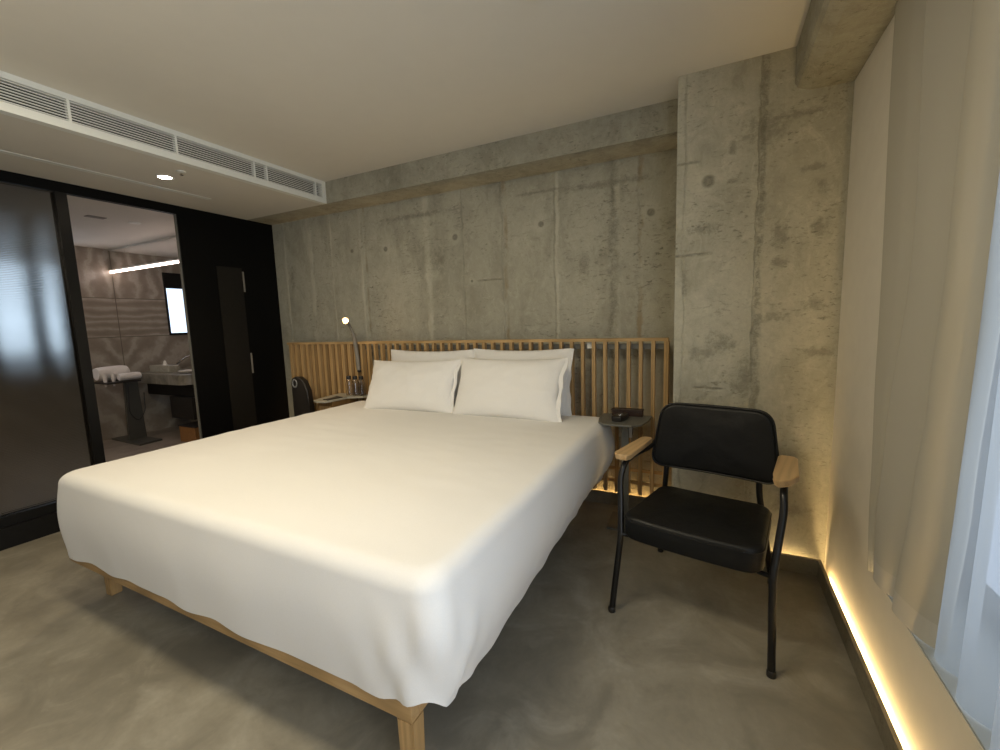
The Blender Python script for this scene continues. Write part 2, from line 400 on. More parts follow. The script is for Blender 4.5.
# window behind the curtains
w = struct('window_1', (lambda b: (box(b, XR + .22, XR + .27, -1.7, 1.95, .412, .47), box(b, XR + .22, XR + .27, -1.7, 1.95, 2.34, 2.40),
      [box(b, XR + .22, XR + .27, y - .03, y + .03, .47, 2.34) for y in (-1.67, -.5, .68, 1.92)], b)[-1])(bmesh.new()), 'black_frame')
# low concrete curb in front of the cove light
bm = bmesh.new()
tk = .014
prism(bm, [(XL + .02, YB - .052), (XP - .025, YB - .052), (XP - .025, YP - .036), (XR - .036, YP - .036), (XR - .036, YN), (XR - .022, YN), (XR - .022, YP - .022), (XP - .011, YP - .022), (XP - .011, YB - .038), (XL + .02, YB - .038)], 0, .09)
struct('baseboard_curb', bm, 'concrete_curb')
for nm, a in (('right', (XR - .018, XR - .006, YN + .1, YP - .12)), ('pillar', (XP + .02, XR - .07, YP - .016, YP - .004)), ('back', (XL + .1, XP - .05, YB - .034, YB - .006))):
    o = obj('cove_light', B(*a, .022, .032), {'right': 'led_warm', 'pillar': 'led_mid', 'back': 'led_soft'}[nm])
    tag(o, {'right': 'warm light strip glowing along the foot of the curtained window wall', 'pillar': 'warm light strip glowing at the foot of the concrete pillar behind the armchair',
            'back': 'warm light strip glowing low behind the slatted headboard'}[nm], 'light strip', None)

# ------------------------------------------------------------------ black partition with doorway and glass panel
DY0, DY1, DZ1 = 1.555, 2.262, 2.372
bm = bmesh.new()
box(bm, XL - .045, XL, DY1, YB, 0, ZS); box(bm, XL - .045, XL, YN, DY1, DZ1, ZS); box(bm, XL - .10, XL - .045, YN, YB, DZ1 + .02, ZS)
struct('wall_left', bm, 'black_panel')
GY0, GY1 = -.9, 1.492
struct('wall_left_near', B(XL - .10, XL, YN, GY0 - .06, 0, DZ1), 'black_panel')
d1 = struct('door_1', (lambda b: (box(b, XL - .08, XL - .005, GY1, DY0, 0, DZ1), box(b, XL - .08, XL - .005, GY0 - .06, GY0, 0, DZ1),
     box(b, XL - .08, XL - .005, GY0, GY1, .14, .205), box(b, XL - .09, XL + .02, GY0 - .06, DY0, 0, .14), b)[-1])(bmesh.new()), 'black_frame')
obj('glass_pane', B(XL - .045, XL - .033, GY0, GY1, .205, DZ1), 'ribbed_glass', d1)
struct('door_2', B(XL - .040, XL - .012, DY1 - .006, DY1, 0, DZ1), 'grey_metal')   # metal edge of the pocket door
# recessed tall pull panel in the black wall
nt_ = thing('wall_cupboard_front', 'tall narrow dark brown panel set in the black wall beside the bathroom doorway', 'panel', (XL, 2.66, .3))
obj('panel', B(XL + .001, XL + .006, 2.545, 2.785, .12, 1.968), 'black_slot', nt_)
for z0, z1 in ((1.742, 1.936), (.943, 1.144)):
    obj('hinge', B(XL + .001, XL + .010, 2.789, 2.803, z0, z1, bev=.002), 'lamp_metal', nt_)

# ------------------------------------------------------------------ bathroom behind the partition
XW = XL - .10
struct('bathroom_floor', B(XF, XW, -.9, 3.86, 0, BZ), 'bath_floor_stone')
struct('bathroom_wall_far', B(XF - .12, XF, -.9, 3.86, 0, BC + .1), 'marble')
struct('bathroom_wall_mirror', B(XF, XW, 3.86, 3.96, BZ, BC + .1), 'marble')
struct('bathroom_wall_near', B(XF, XW, -1.0, -.9, BZ, BC + .1), 'white_plaster')
struct('bathroom_wall_inner', B(XW - .012, XW - .0, YB + .02, 3.86, BZ, BC), 'white_plaster')
bm = B(XF - .12, XW, -1.0, 3.96, BC, BC + .1); box(bm, XF, XW, 2.96, 3.86, BC - .018, BC)
struct('bathroom_ceiling', bm, 'ceiling_paint')
# frosted daylight window at the far wall and the one behind the ribbed glass
emit('daylight_pane', (.62, .78, 1.0), 1.55); emit('daylight_pane_shower', (.70, .82, 1.0), 1.8)
win = struct('window_2', B(XF + .001, XF + .02, 3.54, 3.80, 1.335, 2.215), 'black_frame')
obj('daylit_pane', B(XF + .021, XF + .024, 3.56, 3.80, 1.365, 1.995), 'daylight_pane', win)
win = struct('window_3', B(XF + .001, XF + .02, 1.62, 2.56, 1.0, 2.2), 'black_frame')
for (a, b_) in ((1.90, 2.18), (2.32, 2.45)):
    obj('daylit_pane', B(XF + .021, XF + .024, a, b_, 1.18, 2.24), 'daylight_pane_shower', win)

def led_pendant():
    t = thing('linear_pendant_light', 'thin glowing white linear light above the bathroom basin', 'light', (-5.4, 2.955, 2.16))
    obj('housing', B(XF + .005, XW - .2, 2.945, 2.965, 2.18, 2.20), 'vent_white', t)
    obj('glow_strip', B(XF + .005, XW - .2, 2.943, 2.967, 2.155, 2.18), 'led_white', t)
    for x in (-6.6, -4.6): obj('suspension_cable', tube(bmesh.new(), [(x, 2.955, 2.20), (x, 2.955, BC - .0195)], .0012, 6), 'chrome', t)
led_pendant()
def basin():
    t = thing('washbasin_counter', 'pale veined stone basin counter with rounded corner on the bathroom wall', 'washbasin', (-6.3, 3.5, BZ))
    pts = [(-6.92, 3.855), (-6.92, 3.0)]
    c, r = (-5.74 - .14, 3.0 + .14), .14
    pts += [(c[0] + r * math.cos(a), c[1] + r * math.sin(a)) for a in [math.radians(-90 + k * 11.25) for k in range(9)]]
    pts += [(-5.74, 3.855)]
    obj('counter', prism(bmesh.new(), pts, .725, .852, .006), 'basin_stone', t)
    obj('bowl', lathe(bmesh.new(), [(.10, .0), (.16, .012), (.175, .03), (.168, .03), (.12, .012), (.02, .006)], (-6.02, 3.28, .853)), 'paper_white', t, smooth=True)
    obj('under_cabinet', B(-6.84, -5.80, 3.12, 3.855, .56, .724), 'black_frame', t)
    obj('drawer', B(-6.26, -5.78, 3.08, 3.855, .28, .558, bev=.004), 'black_plastic', t)
    obj('leg', B(-6.84, -6.62, 3.60, 3.80, BZ, .56), 'basin_stone', t)
    obj('wall_pedestal', B(-6.2, -5.9, 3.45, 3.80, BZ, .279), 'basin_stone', t)
    f = thing('basin_tap', 'curved chrome tap over the stone basin counter', 'tap', (-6.2, 3.70, .853))
    obj('spout', tube(bmesh.new(), soft([(-6.25, 3.72, .853), (-6.25, 3.72, 1.03), (-6.50, 3.50, 1.06), (-6.66, 3.42, .945)], .10, 8), .014, 12), 'chrome', f, smooth=True)
    obj('handle', tube(bmesh.new(), [(-6.17, 3.72, .853), (-6.17, 3.72, .93)], .014, 12), 'chrome', f, smooth=True)
    x = thing('tissue_box', 'low pale tissue box with a tissue peeking out on basin counter', 'tissue box', (-6.55, 3.2, .853))
    obj('box', B(-6.78, -6.32, 3.14, 3.28, .853, .945, bev=.008), 'table_stone', x)
    bt = bmesh.new(); lathe(bt, [(.035, 0), (.02, .02), (.012, .045), (.004, .06)], (-6.53, 3.21, .945), 9)
    for v in bt.verts: v.co.x += .01 * math.sin(v.co.y * 190)
    obj('tissue', bt, 'paper_white', x, smooth=True)
basin()
def towels():
    t = thing('towel_stand', 'dark metal stand with wide foot beside the bathroom basin', 'stand', (-6.6, 2.85, BZ))
    bm = bmesh.new(); prism(bm, [(-6.95, 2.70), (-6.20, 2.67), (-6.24, 2.93), (-6.93, 2.93)], BZ, BZ + .022, .004)
    obj('base_plate', bm, 'stand_grey', t)
    bm = bmesh.new(); prism(bm, [(2.735, BZ + .022), (2.925, BZ + .022), (2.90, .78), (2.76, .78)], -6.62, -6.58, axis='X')
    obj('upright', bm, 'stand_grey', t)
    obj('tray', B(-6.78, -6.42, 2.53, 2.87, .78, .80, bev=.004), 'black_plastic', t)
    obj('hose_loop', tube(bmesh.new(), soft([(-6.55, 2.78, .74), (-6.55, 2.76, .38), (-6.54, 2.84, .26), (-6.55, 2.93, .38), (-6.55, 2.94, .62)], .12, 8), .006, 8), 'black_plastic', t, smooth=True)
    def rolled(name, lab, c, r, L, fringe=True):
        o = thing(name, lab, 'towel', (c[0], c[1], c[2] - r * .8), 0, 'towels on the bathroom stand')
        bm = bmesh.new(); k = 26; rings = []
        for j in range(15):
            s = j / 14; rr = r * (1 - .14 * (2 * s - 1) ** 6); ring = []
            for i in range(k):
                a = 2 * math.pi * i / k; wob = 1 + .05 * math.sin(3 * a + s * 2) + .03 * noise.noise(Vector((a * 3, s * 5, 1)))
                ring.append(bm.verts.new((c[0] + rr * wob * math.cos(a), c[1] + (s - .5) * L, c[2] + rr * .86 * wob * math.sin(a))))
            rings.append(ring)
        for a_, b_ in zip(rings, rings[1:]):
            for i in range(k): bm.faces.new((a_[i], a_[(i + 1) % k], b_[(i + 1) % k], b_[i]))
        bm.faces.new(rings[0][::-1]); bm.faces.new(rings[-1])
        obj('roll', bm, 'towel_cotton', o, smooth=True)
        if fringe:
            for yy in (-.36, -.10, .12, .30):
                b2 = bmesh.new(); tube(b2, [(c[0] + r * .9, c[1] + yy * L, c[2]), (c[0] + r * 1.04, c[1] + yy * L, c[2] - r * .7), (c[0] + r * 1.0, c[1] + yy * L, c[2] - r * (1.6 if yy < .1 else 1.2))], [.020, .022, .010], 8)
                obj('hanging_end', b2, 'towel_cotton', o, smooth=True)
    rolled('rolled_towel', 'thick white rolled towel on top of the dark bathroom stand', (-6.66, 2.68, .900), .098, .31)
    rolled('folded_towel', 'smaller white towel beside the thick roll, next to the basin counter', (-6.47, 2.775, .853), .052, .22, fringe=False)
    x = thing('waste_bin', 'orange brown box standing under the bathroom basin', 'bin', (-5.75, 3.1, BZ))
    obj('body', B(-5.93, -5.60, 2.98, 3.22, BZ, .215, bev=.006), 'tan_box', x)
    obj('rim', B(-5.935, -5.595, 2.975, 3.225, .215, .23, bev=.003), 'black_plastic', x)
towels()

# ------------------------------------------------------------------ air grille
def grille():
    t = thing('air_vent_grille', 'long white slotted air vent along the ceiling soffit edge', 'air vent', (XV, 1.0, ZS))
    y0, y1 = YN + .05, YF - .004; z0, z1 = ZS - .002, ZC - .001
    bm = bmesh.new()
    box(bm, XV - .05, XV, YN, YF - .002, z0, z0 + .042); box(bm, XV - .05, XV, YN, YF - .002, z1 - .030, z1)
    box(bm, XV - .05, XV, y1 - .038, YF - .002, z0 + .042, z1 - .030)
    obj('frame', bm, 'vent_white', t)
    obj('duct_back', B(XV - .052, XV - .046, y0, y1, z0 + .04, z1 - .028), 'duct_dark', t)
    zz0, zz1 = z0 + .042, z1 - .030; n = 8
    bm = bmesh.new()
    for k in range(n):
        z = zz0 + (k + .5) / n * (zz1 - zz0)
        box(bm, XV - .012, XV - .004, y0, y1 - .03, z - .0022, z + .0022)
    obj('louvre_slats', bm, 'vent_white', t)
    for y in (-.9, -.1, .60, 1.207, 1.717, 2.238, 2.338, 2.79):
        obj('divider', B(XV - .03, XV - .002, y - .006, y + .006, zz0, zz1), 'vent_white', t)
grille()
# downlight and smoke detector
def downlight():
    t = thing('recessed_downlight', 'small round lit ceiling downlight in the soffit before the bathroom', 'light', (-3.445, 1.836, ZS))
    obj('rim', lathe(bmesh.new(), [(.038, -.002), (.052, -.004), (.054, .0), (.038, .0)], (-3.445, 1.836, ZS - .001)), 'vent_white', t, smooth=True)
    obj('glowing_lens', lathe(bmesh.new(), [(.001, -.0035), (.038, -.0035), (.038, -.001)], (-3.445, 1.836, ZS)), 'spot_white', t)
    s = thing('ceiling_sprinkler', 'tiny pale sprinkler disc beside the soffit downlight', 'sprinkler', (-3.24, 1.83, ZS))
    obj('plate', lathe(bmesh.new(), [(.028, 0), (.028, -.005), (.012, -.009), (.001, -.010)], (-3.24, 1.83, ZS)), 'vent_white', s, smooth=True)
    obj('nozzle', lathe(bmesh.new(), [(.006, 0), (.006, -.01), (.012, -.014), (.001, -.016)], (-3.24, 1.83, ZS - .01), 12), 'chrome', s, smooth=True)
    d = thing('smoke_detector', 'small pale round detector on the main ceiling over the bed', 'smoke detector', (-.63, 1.73, ZC))
    obj('body', lathe(bmesh.new(), [(.045, 0), (.043, -.018), (.028, -.028), (.001, -.030)], (-.63, 1.70, ZC)), 'ceiling_paint', d, smooth=True)
    obj('sensor', lathe(bmesh.new(), [(.012, 0), (.010, -.008), (.001, -.009)], (-.63, 1.70, ZC - .029), 14), 'vent_white', d, smooth=True)
    for (x, y, lab) in ((-5.15, 2.42, 'small round fitting on the bathroom ceiling, nearer the basin'), (-5.15, 2.12, 'dark narrow slot vent on the bathroom ceiling')):
        q = thing('ceiling_fitting', lab, 'ceiling fitting', (x, y, BC))
        if 'slot' in lab:
            obj('slot', B(x - .05, x + .03, y - .07, y + .07, BC - .006, BC - .0005, bev=.002), 'lamp_metal', q)
        else:
            obj('disc', lathe(bmesh.new(), [(.05, 0), (.05, -.005), (.03, -.008), (.001, -.008)], (x, y, BC)), 'vent_white', q, smooth=True)
downlight()

# ------------------------------------------------------------------ headboard
HY, HZ0, HZ1 = 3.0, .150, 1.235
def slats(xs, y0, y1, w, z0, z1):
    bm = bmesh.new()
    for x in xs: box(bm, x - w / 2, x + w / 2, y0, y1, z0, z1)
    return bm
def headboard():
    t = thing('slatted_headboard', 'oak slatted headboard with open gaps behind the pillows', 'headboard', (-1.6, HY + .02, HZ0))
    xs = [-.272 - .0790 * k for k in range(1, 33)]; xe = -.272 - .0790 * 33
    obj('slats', slats(xs, HY, HY + .036, .023, HZ0, HZ1 - .022), 'oak_slat', t)
    obj('top_rail', B(xe - .012, -.258, HY - .001, HY + .045, HZ1 - .022, HZ1, bev=.0015), 'oak_rail', t)
    obj('end_post', B(-.284, -.256, HY - .001, HY + .10, HZ0, HZ1 - .022), 'oak_slat', t)
    obj('end_post', B(xe - .012, xe + .012, HY - .001, HY + .05, HZ0, HZ1 - .022), 'oak_slat', t)
    for z in (.21, .30, 1.16): obj('cross_rail', B(xe, -.28, HY + .040, HY + .060, z, z + .035) if z > 1 else B(xe, -.28, HY + .0375, HY + .05, z, z + .02), 'oak_rail' if z < 1 else 'grey_metal', t)
    for x in (-2.4, -1.3, -.35): obj('wall_bracket', B(x - .02, x + .02, HY + .060, YB - .002, 1.165, 1.19), 'grey_metal', t)
    obj('bracket_plate', B(-.80, -.755, HY + .036, HY + .040, 1.165, 1.205), 'vent_white', t)
    p = thing('slatted_wall_panel', 'closely slatted oak panel left of the headboard beside the black wall', 'wall panel', (-3.4, HY + .02, HZ0))
    xs = [xe - .0785 * k for k in range(1, 13)]; x0 = xs[-1] - .04
    obj('slats', slats(xs, HY + .004, HY + .036, .034, HZ0, HZ1 - .022), 'oak_slat', p)
    obj('top_rail', B(x0, xe - .013, HY, HY + .055, HZ1 - .024, HZ1 - .003, bev=.0015), 'oak_rail', p)
    obj('backing_board', B(x0, xe - .013, HY + .0365, HY + .050, HZ0, HZ1 - .024), 'oak_back', p)
    for x in (-3.8, -3.0): obj('wall_bracket', B(x - .02, x + .02, HY + .0505, YB - .002, 1.12, 1.15), 'grey_metal', p)
headboard()

# socket plates behind the right-hand table
for x0, lab in ((-.559, 'narrow white wall socket plate behind the grey bedside table, beside the bed'), (-.493, 'white wall socket plate behind the grey bedside table, nearer the armchair')):
    s = thing('wall_socket', lab, 'socket', (x0, HY - .01, .6))
    obj('plate', B(x0 - .012, x0 + .012, HY - .010, HY - .0005, .555, .655, bev=.002), 'paper_white', s)
    obj('mount', B(x0 - .010, x0 + .010, HY - .0005, HY + .038, .57, .64), 'black_plastic', s)

# ------------------------------------------------------------------ bed
def bed():
    t = thing('bed', 'large white made bed on a low oak frame against slatted headboard', 'bed', (-1.83, 1.9, 0), math.radians(-0.6))
    # local = world - loc for building, root carries a tiny rotation
    X0, X1, Y0, Y1 = -2.90, -.735, .885, 2.94     # frame outer
    obj('foot_rail', B(X0, X1, Y0, Y0 + .035, .235, .335, bev=.004), 'oak_bed', t)
    obj('side_rail', B(X1 - .035, X1, Y0 + .036, Y1, .235, .335, bev=.004), 'oak_bed', t)
    obj('side_rail', B(X0, X0 + .035, Y0 + .036, Y1, .235, .335, bev=.004), 'oak_bed', t)
    obj('head_rail', B(X0 + .036, X1 - .036, Y1 - .035, Y1, .235, .335, bev=.004), 'oak_bed', t)
    for (x, y) in ((X1 - .058, Y0), (-2.86, Y0 + .10), (X1 - .30, Y1 - .10), (-2.76, Y1 - .10)):
        bm = bmesh.new(); box(bm, x, x + .058, y, y + .058, 0, .236)
        for v in bm.verts:
            if v.co.z < .01: v.co.x += (x + .029 - v.co.x) * .12; v.co.y += (y + .029 - v.co.y) * .12
        bmesh.ops.bevel(bm, geom=list(bm.edges), offset=.004, segments=2, affect='EDGES')
        obj('leg', bm, 'oak_leg', t)
    obj('slatted_base', B(X0 + .036, X1 - .036, Y0 + .036, Y1 - .036, .25, .30), 'black_plastic', t)
    # cover: rings marching from centre to hem
    cx, cy = -1.72, 1.90; N = 460
    ax0, ax1, ay0, ay1 = -2.885, -.615, .860, 2.955; TZ = .708
    bm = bmesh.new(); rings = []
    prof = []   # (inset from outer outline, z)
    R = .058
    for k in range(22): prof.append(('s', k / 22))
    for k in range(9):
        a = math.pi / 2 * k / 8; prof.append(('p', R - R * math.sin(a), TZ - R + R * math.cos(a) - 0))
    for k in range(1, 17):
        s = k / 16; prof.append(('h', s))
    def outline(tt, inset):
        # rounded rectangle walked by parameter; radius corner
        x0, x1, y0, y1 = ax0 + inset, ax1 - inset, ay0 + inset, ay1 - inset; r = max(.03, .075 - inset * .4)
        segs = [(x1 - x0 - 2 * r), (math.pi / 2 * r), (y1 - y0 - 2 * r), (math.pi / 2 * r)] * 2
        segs[4], segs[6] = segs[0], segs[2]
        tot = sum(segs); d = tt * tot
        for i, L in enumerate(segs):
            if d <= L or i == 7: break
            d -= L
        f = d / L if L else 0
        if i == 0: return (x0 + r + d, y0, 0, -1)
        if i == 1: a = -math.pi / 2 + f * math.pi / 2; return (x1 - r + r * math.cos(a), y0 + r + r * math.sin(a), math.cos(a), math.sin(a))
        if i == 2: return (x1, y0 + r + d, 1, 0)
        if i == 3: a = f * math.pi / 2; return (x1 - r + r * math.cos(a), y1 - r + r * math.sin(a), math.cos(a), math.sin(a))
        if i == 4: return (x1 - r - d, y1, 0, 1)
        if i == 5: a = math.pi / 2 + f * math.pi / 2; return (x0 + r + r * math.cos(a), y1 - r + r * math.sin(a), math.cos(a), math.sin(a))
        if i == 6: return (x0, y1 - r - d, -1, 0)
        a = math.pi + f * math.pi / 2; return (x0 + r + r * math.cos(a), y0 + r + r * math.sin(a), math.cos(a), math.sin(a))
    def nz(x, y, z=0, s=1): return noise.noise(Vector((x * s, y * s, z * s)))
    def topz(x, y):
        u = (x - cx) / 1.12; v = (y - cy) / 1.04
        return TZ + .020 * max(0, 1 - abs(u) ** 4) * max(0, 1 - abs(v) ** 4) + .006 * nz(x, y, 3, 2.3) + .0025 * nz(x * 1.0, y * 2, 9, 6)
    for pr_ in prof:
        ring = []
        for i in range(N):
            tt = i / N
            if pr_[0] == 's':
                s = pr_[1] ** .8; X, Y, nx, ny = outline(tt, R)
                x = cx + (X - cx) * s; y = cy + (Y - cy) * s; z = topz(x, y)
            elif pr_[0] == 'p':
                x, y, nx, ny = outline(tt, pr_[1]); z = pr_[2] + (topz(*outline(tt, R)[:2]) - TZ) * (1 - (R - pr_[1]) / R * .5)
            else:
                s = pr_[1]; x, y, nx, ny = outline(tt, 0)
                hem = .300 + .010 * nz(x, y, 5, 5) + .006 * math.sin(x * 19 + y * 23) - (.045 * max(0, min(1, nx)) ** 1.5) - .012 * max(0, -ny) * max(0, min(1, (-1.9 - x) / .9)) + .045 * math.exp(-((x - ax1) ** 2 + (y - ay0) ** 2) / .03)
                z0 = TZ - R; z = z0 + (hem - z0) * s
                side = max(0, nx); foot = max(0, -ny)
                bulge = .030 * math.sin(math.pi * min(1, s * 1.05)) * side - (.035 + .05 * max(0, min(1, (y - 1.0) / 1.6))) * s ** 1.6 * side + .012 * math.sin(math.pi * s) * foot - .002 * s * foot + (-.03 * s * s) * max(0, -nx) + .02 * math.sin(math.pi * s) * max(0, -nx)
                bulge += (.012 * nz(x * 1, y * 1, 2, 3) + .003 * nz(x, y, z * .4, 11) * (1 - .8 * math.exp(-((x - ax1) ** 2 + (y - ay0) ** 2) / .03))) * s
                # tucked pleats by the near foot corner
                dcx = x - (ax1 - .03); dcy = y - (ay0 + .03); near = math.exp(-(dcx * dcx + dcy * dcy) / .03)
                arc = (x - y)
                bulge += near * (.010 * math.sin(arc * 38 + z * 14) * min(1, s * 1.6) + .005 * math.sin(arc * 74 - z * 20) * s) - .016 * math.exp(-((arc + 1.475 - .10 * (z - .3)) / .022) ** 2) * min(1, s * 1.3) * near
                hx = near * .003 * math.sin(arc * 45)
                z += hx * s * .8
                if side > .5:   # head-side: blanket edge flares out a little
                    e = max(0, min(1, (y - 2.62) / .1)); bulge += .02 * e * math.sin(math.pi * s)
                x += nx * bulge; y += ny * bulge
            ring.append(bm.verts.new((x, y, z)))
        rings.append(ring)
    for a_, b_ in zip(rings[1:], rings[2:]):
        for i in range(N): bm.faces.new((a_[i], b_[i], b_[(i + 1) % N], a_[(i + 1) % N]))
    c0 = bm.verts.new((cx, cy, topz(cx, cy)))
    for i in range(N): bm.faces.new((c0, rings[1][i], rings[1][(i + 1) % N]))
    for v in rings[0]: bm.verts.remove(v)
    o = obj('duvet_cover', bm, 'bed_linen', t, smooth=True, angle=80)
    # mattress inside
    obj('mattress', B(X0 + .05, X1 - .02, Y0 + .05, Y1 - .01, .301, .60, bev=.03, seg=3), 'pillow_linen', t)
    return t
bed()

def pillow_mesh(w, h, th, seed, pinch=.06):
    """pillow standing in the local XZ plane, centred, thickness along y"""
    bm = bmesh.new(); n, m = 44, 30; grid = {}
    for side in (-1, 1):
        for i in range(n + 1):
            for j in range(m + 1):
                u = -1 + 2 * i / n; v = -1 + 2 * j / m
                if side == 1 and (i in (0, n) or j in (0, m)):
                    grid[side, i, j] = grid[-1, i, j]; continue
                e = (max(0, 1 - abs(u) ** 2.6) * max(0, 1 - abs(v) ** 2.6)) ** .55
                x = u * w / 2 * (1 - pinch * (1 - abs(u)) * 0 - pinch * .9 * (1 - v * v) * u * u); z = v * h / 2 * (1 - pinch * 1.2 * (1 - u * u) * v * v)
                wr = noise.noise(Vector((u * 2 + seed, v * 2, side))) * .012 + noise.noise(Vector((u * 7 + seed, v * 5, side * 3))) * .004
                edge = min(1 - abs(u), 1 - abs(v))
                cr = .006 * math.sin(28 * math.atan2(v, u) + seed) * math.exp(-edge * 9) * (1 if edge > .01 else .3)
                y = side * (th / 2 * e) + (wr * e) + cr * e
                if v < -.6: y *= 1 + .15 * (-v - .6)
                x += .006 * noise.noise(Vector((v * 4, seed, u)))
                grid[side, i, j] = bm.verts.new((x, y, z))
    for side in (-1, 1):
        for i in range(n):
            for j in range(m):
                q = [grid[side, i, j], grid[side, i + 1, j], grid[side, i + 1, j + 1], grid[side, i, j + 1]]
                bm.faces.new(q if side == -1 else q[::-1])
    # flat flange along the right-hand opening
    return bm
def pillow(lab, c, w, h, th, lean, rz, roll, seed):
    t = thing('pillow', lab, 'pillow', c, 0, 'white pillows at the head of the bed')
    t.rotation_euler = (math.radians(-lean), math.radians(roll), math.radians(rz))
    obj('cushion', pillow_mesh(w, h, th, seed), 'pillow_linen', t, smooth=True, local=True, angle=75)
    bm = bmesh.new()   # open seam hem on one short side
    k = 18; a_, b_ = [], []
    for j in range(k + 1):
        v = -1 + 2 * j / k; z = v * h / 2 * .985; xo = w / 2 * (1 - .054 * (1 - v * v)); wob = .006 * math.sin(v * 7 + seed)
        a_.append([bm.verts.new((xo - .015, -.006 + wob, z)), bm.verts.new((xo + .022 + .003 * math.sin(v * 11), -.003 + wob * 1.5, z)), bm.verts.new((xo + .022 + .003 * math.sin(v * 11), .003 + wob * 1.5, z)), bm.verts.new((xo - .015, .006 + wob, z))])
    for p, q in zip(a_, a_[1:]):
        for i in range(4): bm.faces.new((p[i], p[(i + 1) % 4], q[(i + 1) % 4], q[i]))
    bm.faces.new(a_[0]); bm.faces.new(a_[-1][::-1])
    obj('flange', bm, 'pillow_linen', t, smooth=True, local=True)
pillow('white pillow at the back, behind the front pillow nearer the lamp', (-2.075, 2.905, .935), .83, .47, .11, 10, 0, 0, 3.1)
pillow('white pillow at the back, its edge showing beside the front pillow nearer the armchair', (-1.275, 2.90, .937), .78, .48, .11, 10, 0, 0, 5.7)
pillow('white front pillow on the side of the lit reading lamp', (-2.115, 2.70, .902), .82, .43, .15, 25, 2, -1, 1.3)
pillow('white front pillow on the side of the black armchair', (-1.285, 2.70, .912), .81, .45, .15, 24, 0, 0, 8.2)

# ------------------------------------------------------------------ right bedside table with box and remote
def grey_table():
    zt = .717
    t = thing('grey_bedside_table', 'small grey metal pedestal table between bed and black armchair', 'side table', (-.50, 2.85, 0))
    obj('tabletop', prism(bmesh.new(), [(-.668, 2.82), (-.645, 2.71), (-.595, 2.67), (-.43, 2.67), (-.385, 2.71), (-.355, 2.84), (-.352, 2.99), (-.672, 2.99)], zt - .012, zt, .002), 'grey_metal', t)
    obj('post', B(-.517, -.472, 2.80, 2.815, .012, zt - .012), 'grey_metal', t)
    obj('base_plate', prism(bmesh.new(), [(-.60, 2.74), (-.595, 2.725), (-.33, 2.725), (-.32, 2.74), (-.32, 2.98), (-.61, 2.98)], 0, .012, .002), 'grey_metal', t)
    b = thing('dark_tray_box', 'dark reddish brown rectangular box at the back of grey bedside table', 'box', (-.49, 2.955, zt))
    obj('body', B(-.605, -.405, 2.93, 2.985, zt, zt + .034, bev=.003), 'brown_box', b)
    obj('lid', B(-.608, -.402, 2.927, 2.988, zt + .034, zt + .046, bev=.003), 'brown_box', b)
    r = thing('remote_control', 'small dark remote lying in front of the brown box on grey table', 'remote control', (-.53, 2.80, zt))
    bm = bmesh.new(); prism(bm, [(-.570, 2.755), (-.545, 2.740), (-.510, 2.745), (-.490, 2.80), (-.485, 2.88), (-.515, 2.895), (-.55, 2.88), (-.565, 2.81)], zt, zt + .034, .006, 3)
    obj('body', bm, 'black_plastic', r, smooth=True)
    obj('button', lathe(bmesh.new(), [(.010, 0), (.009, .004), (.001, .005)], (-.527, 2.80, zt + .0342), 14), 'chrome', r, smooth=True)
    obj('button', lathe(bmesh.new(), [(.006, 0), (.005, .003), (.001, .004)], (-.520, 2.835, zt + .0342), 14), 'grey_ring', r, smooth=True)
grey_table()

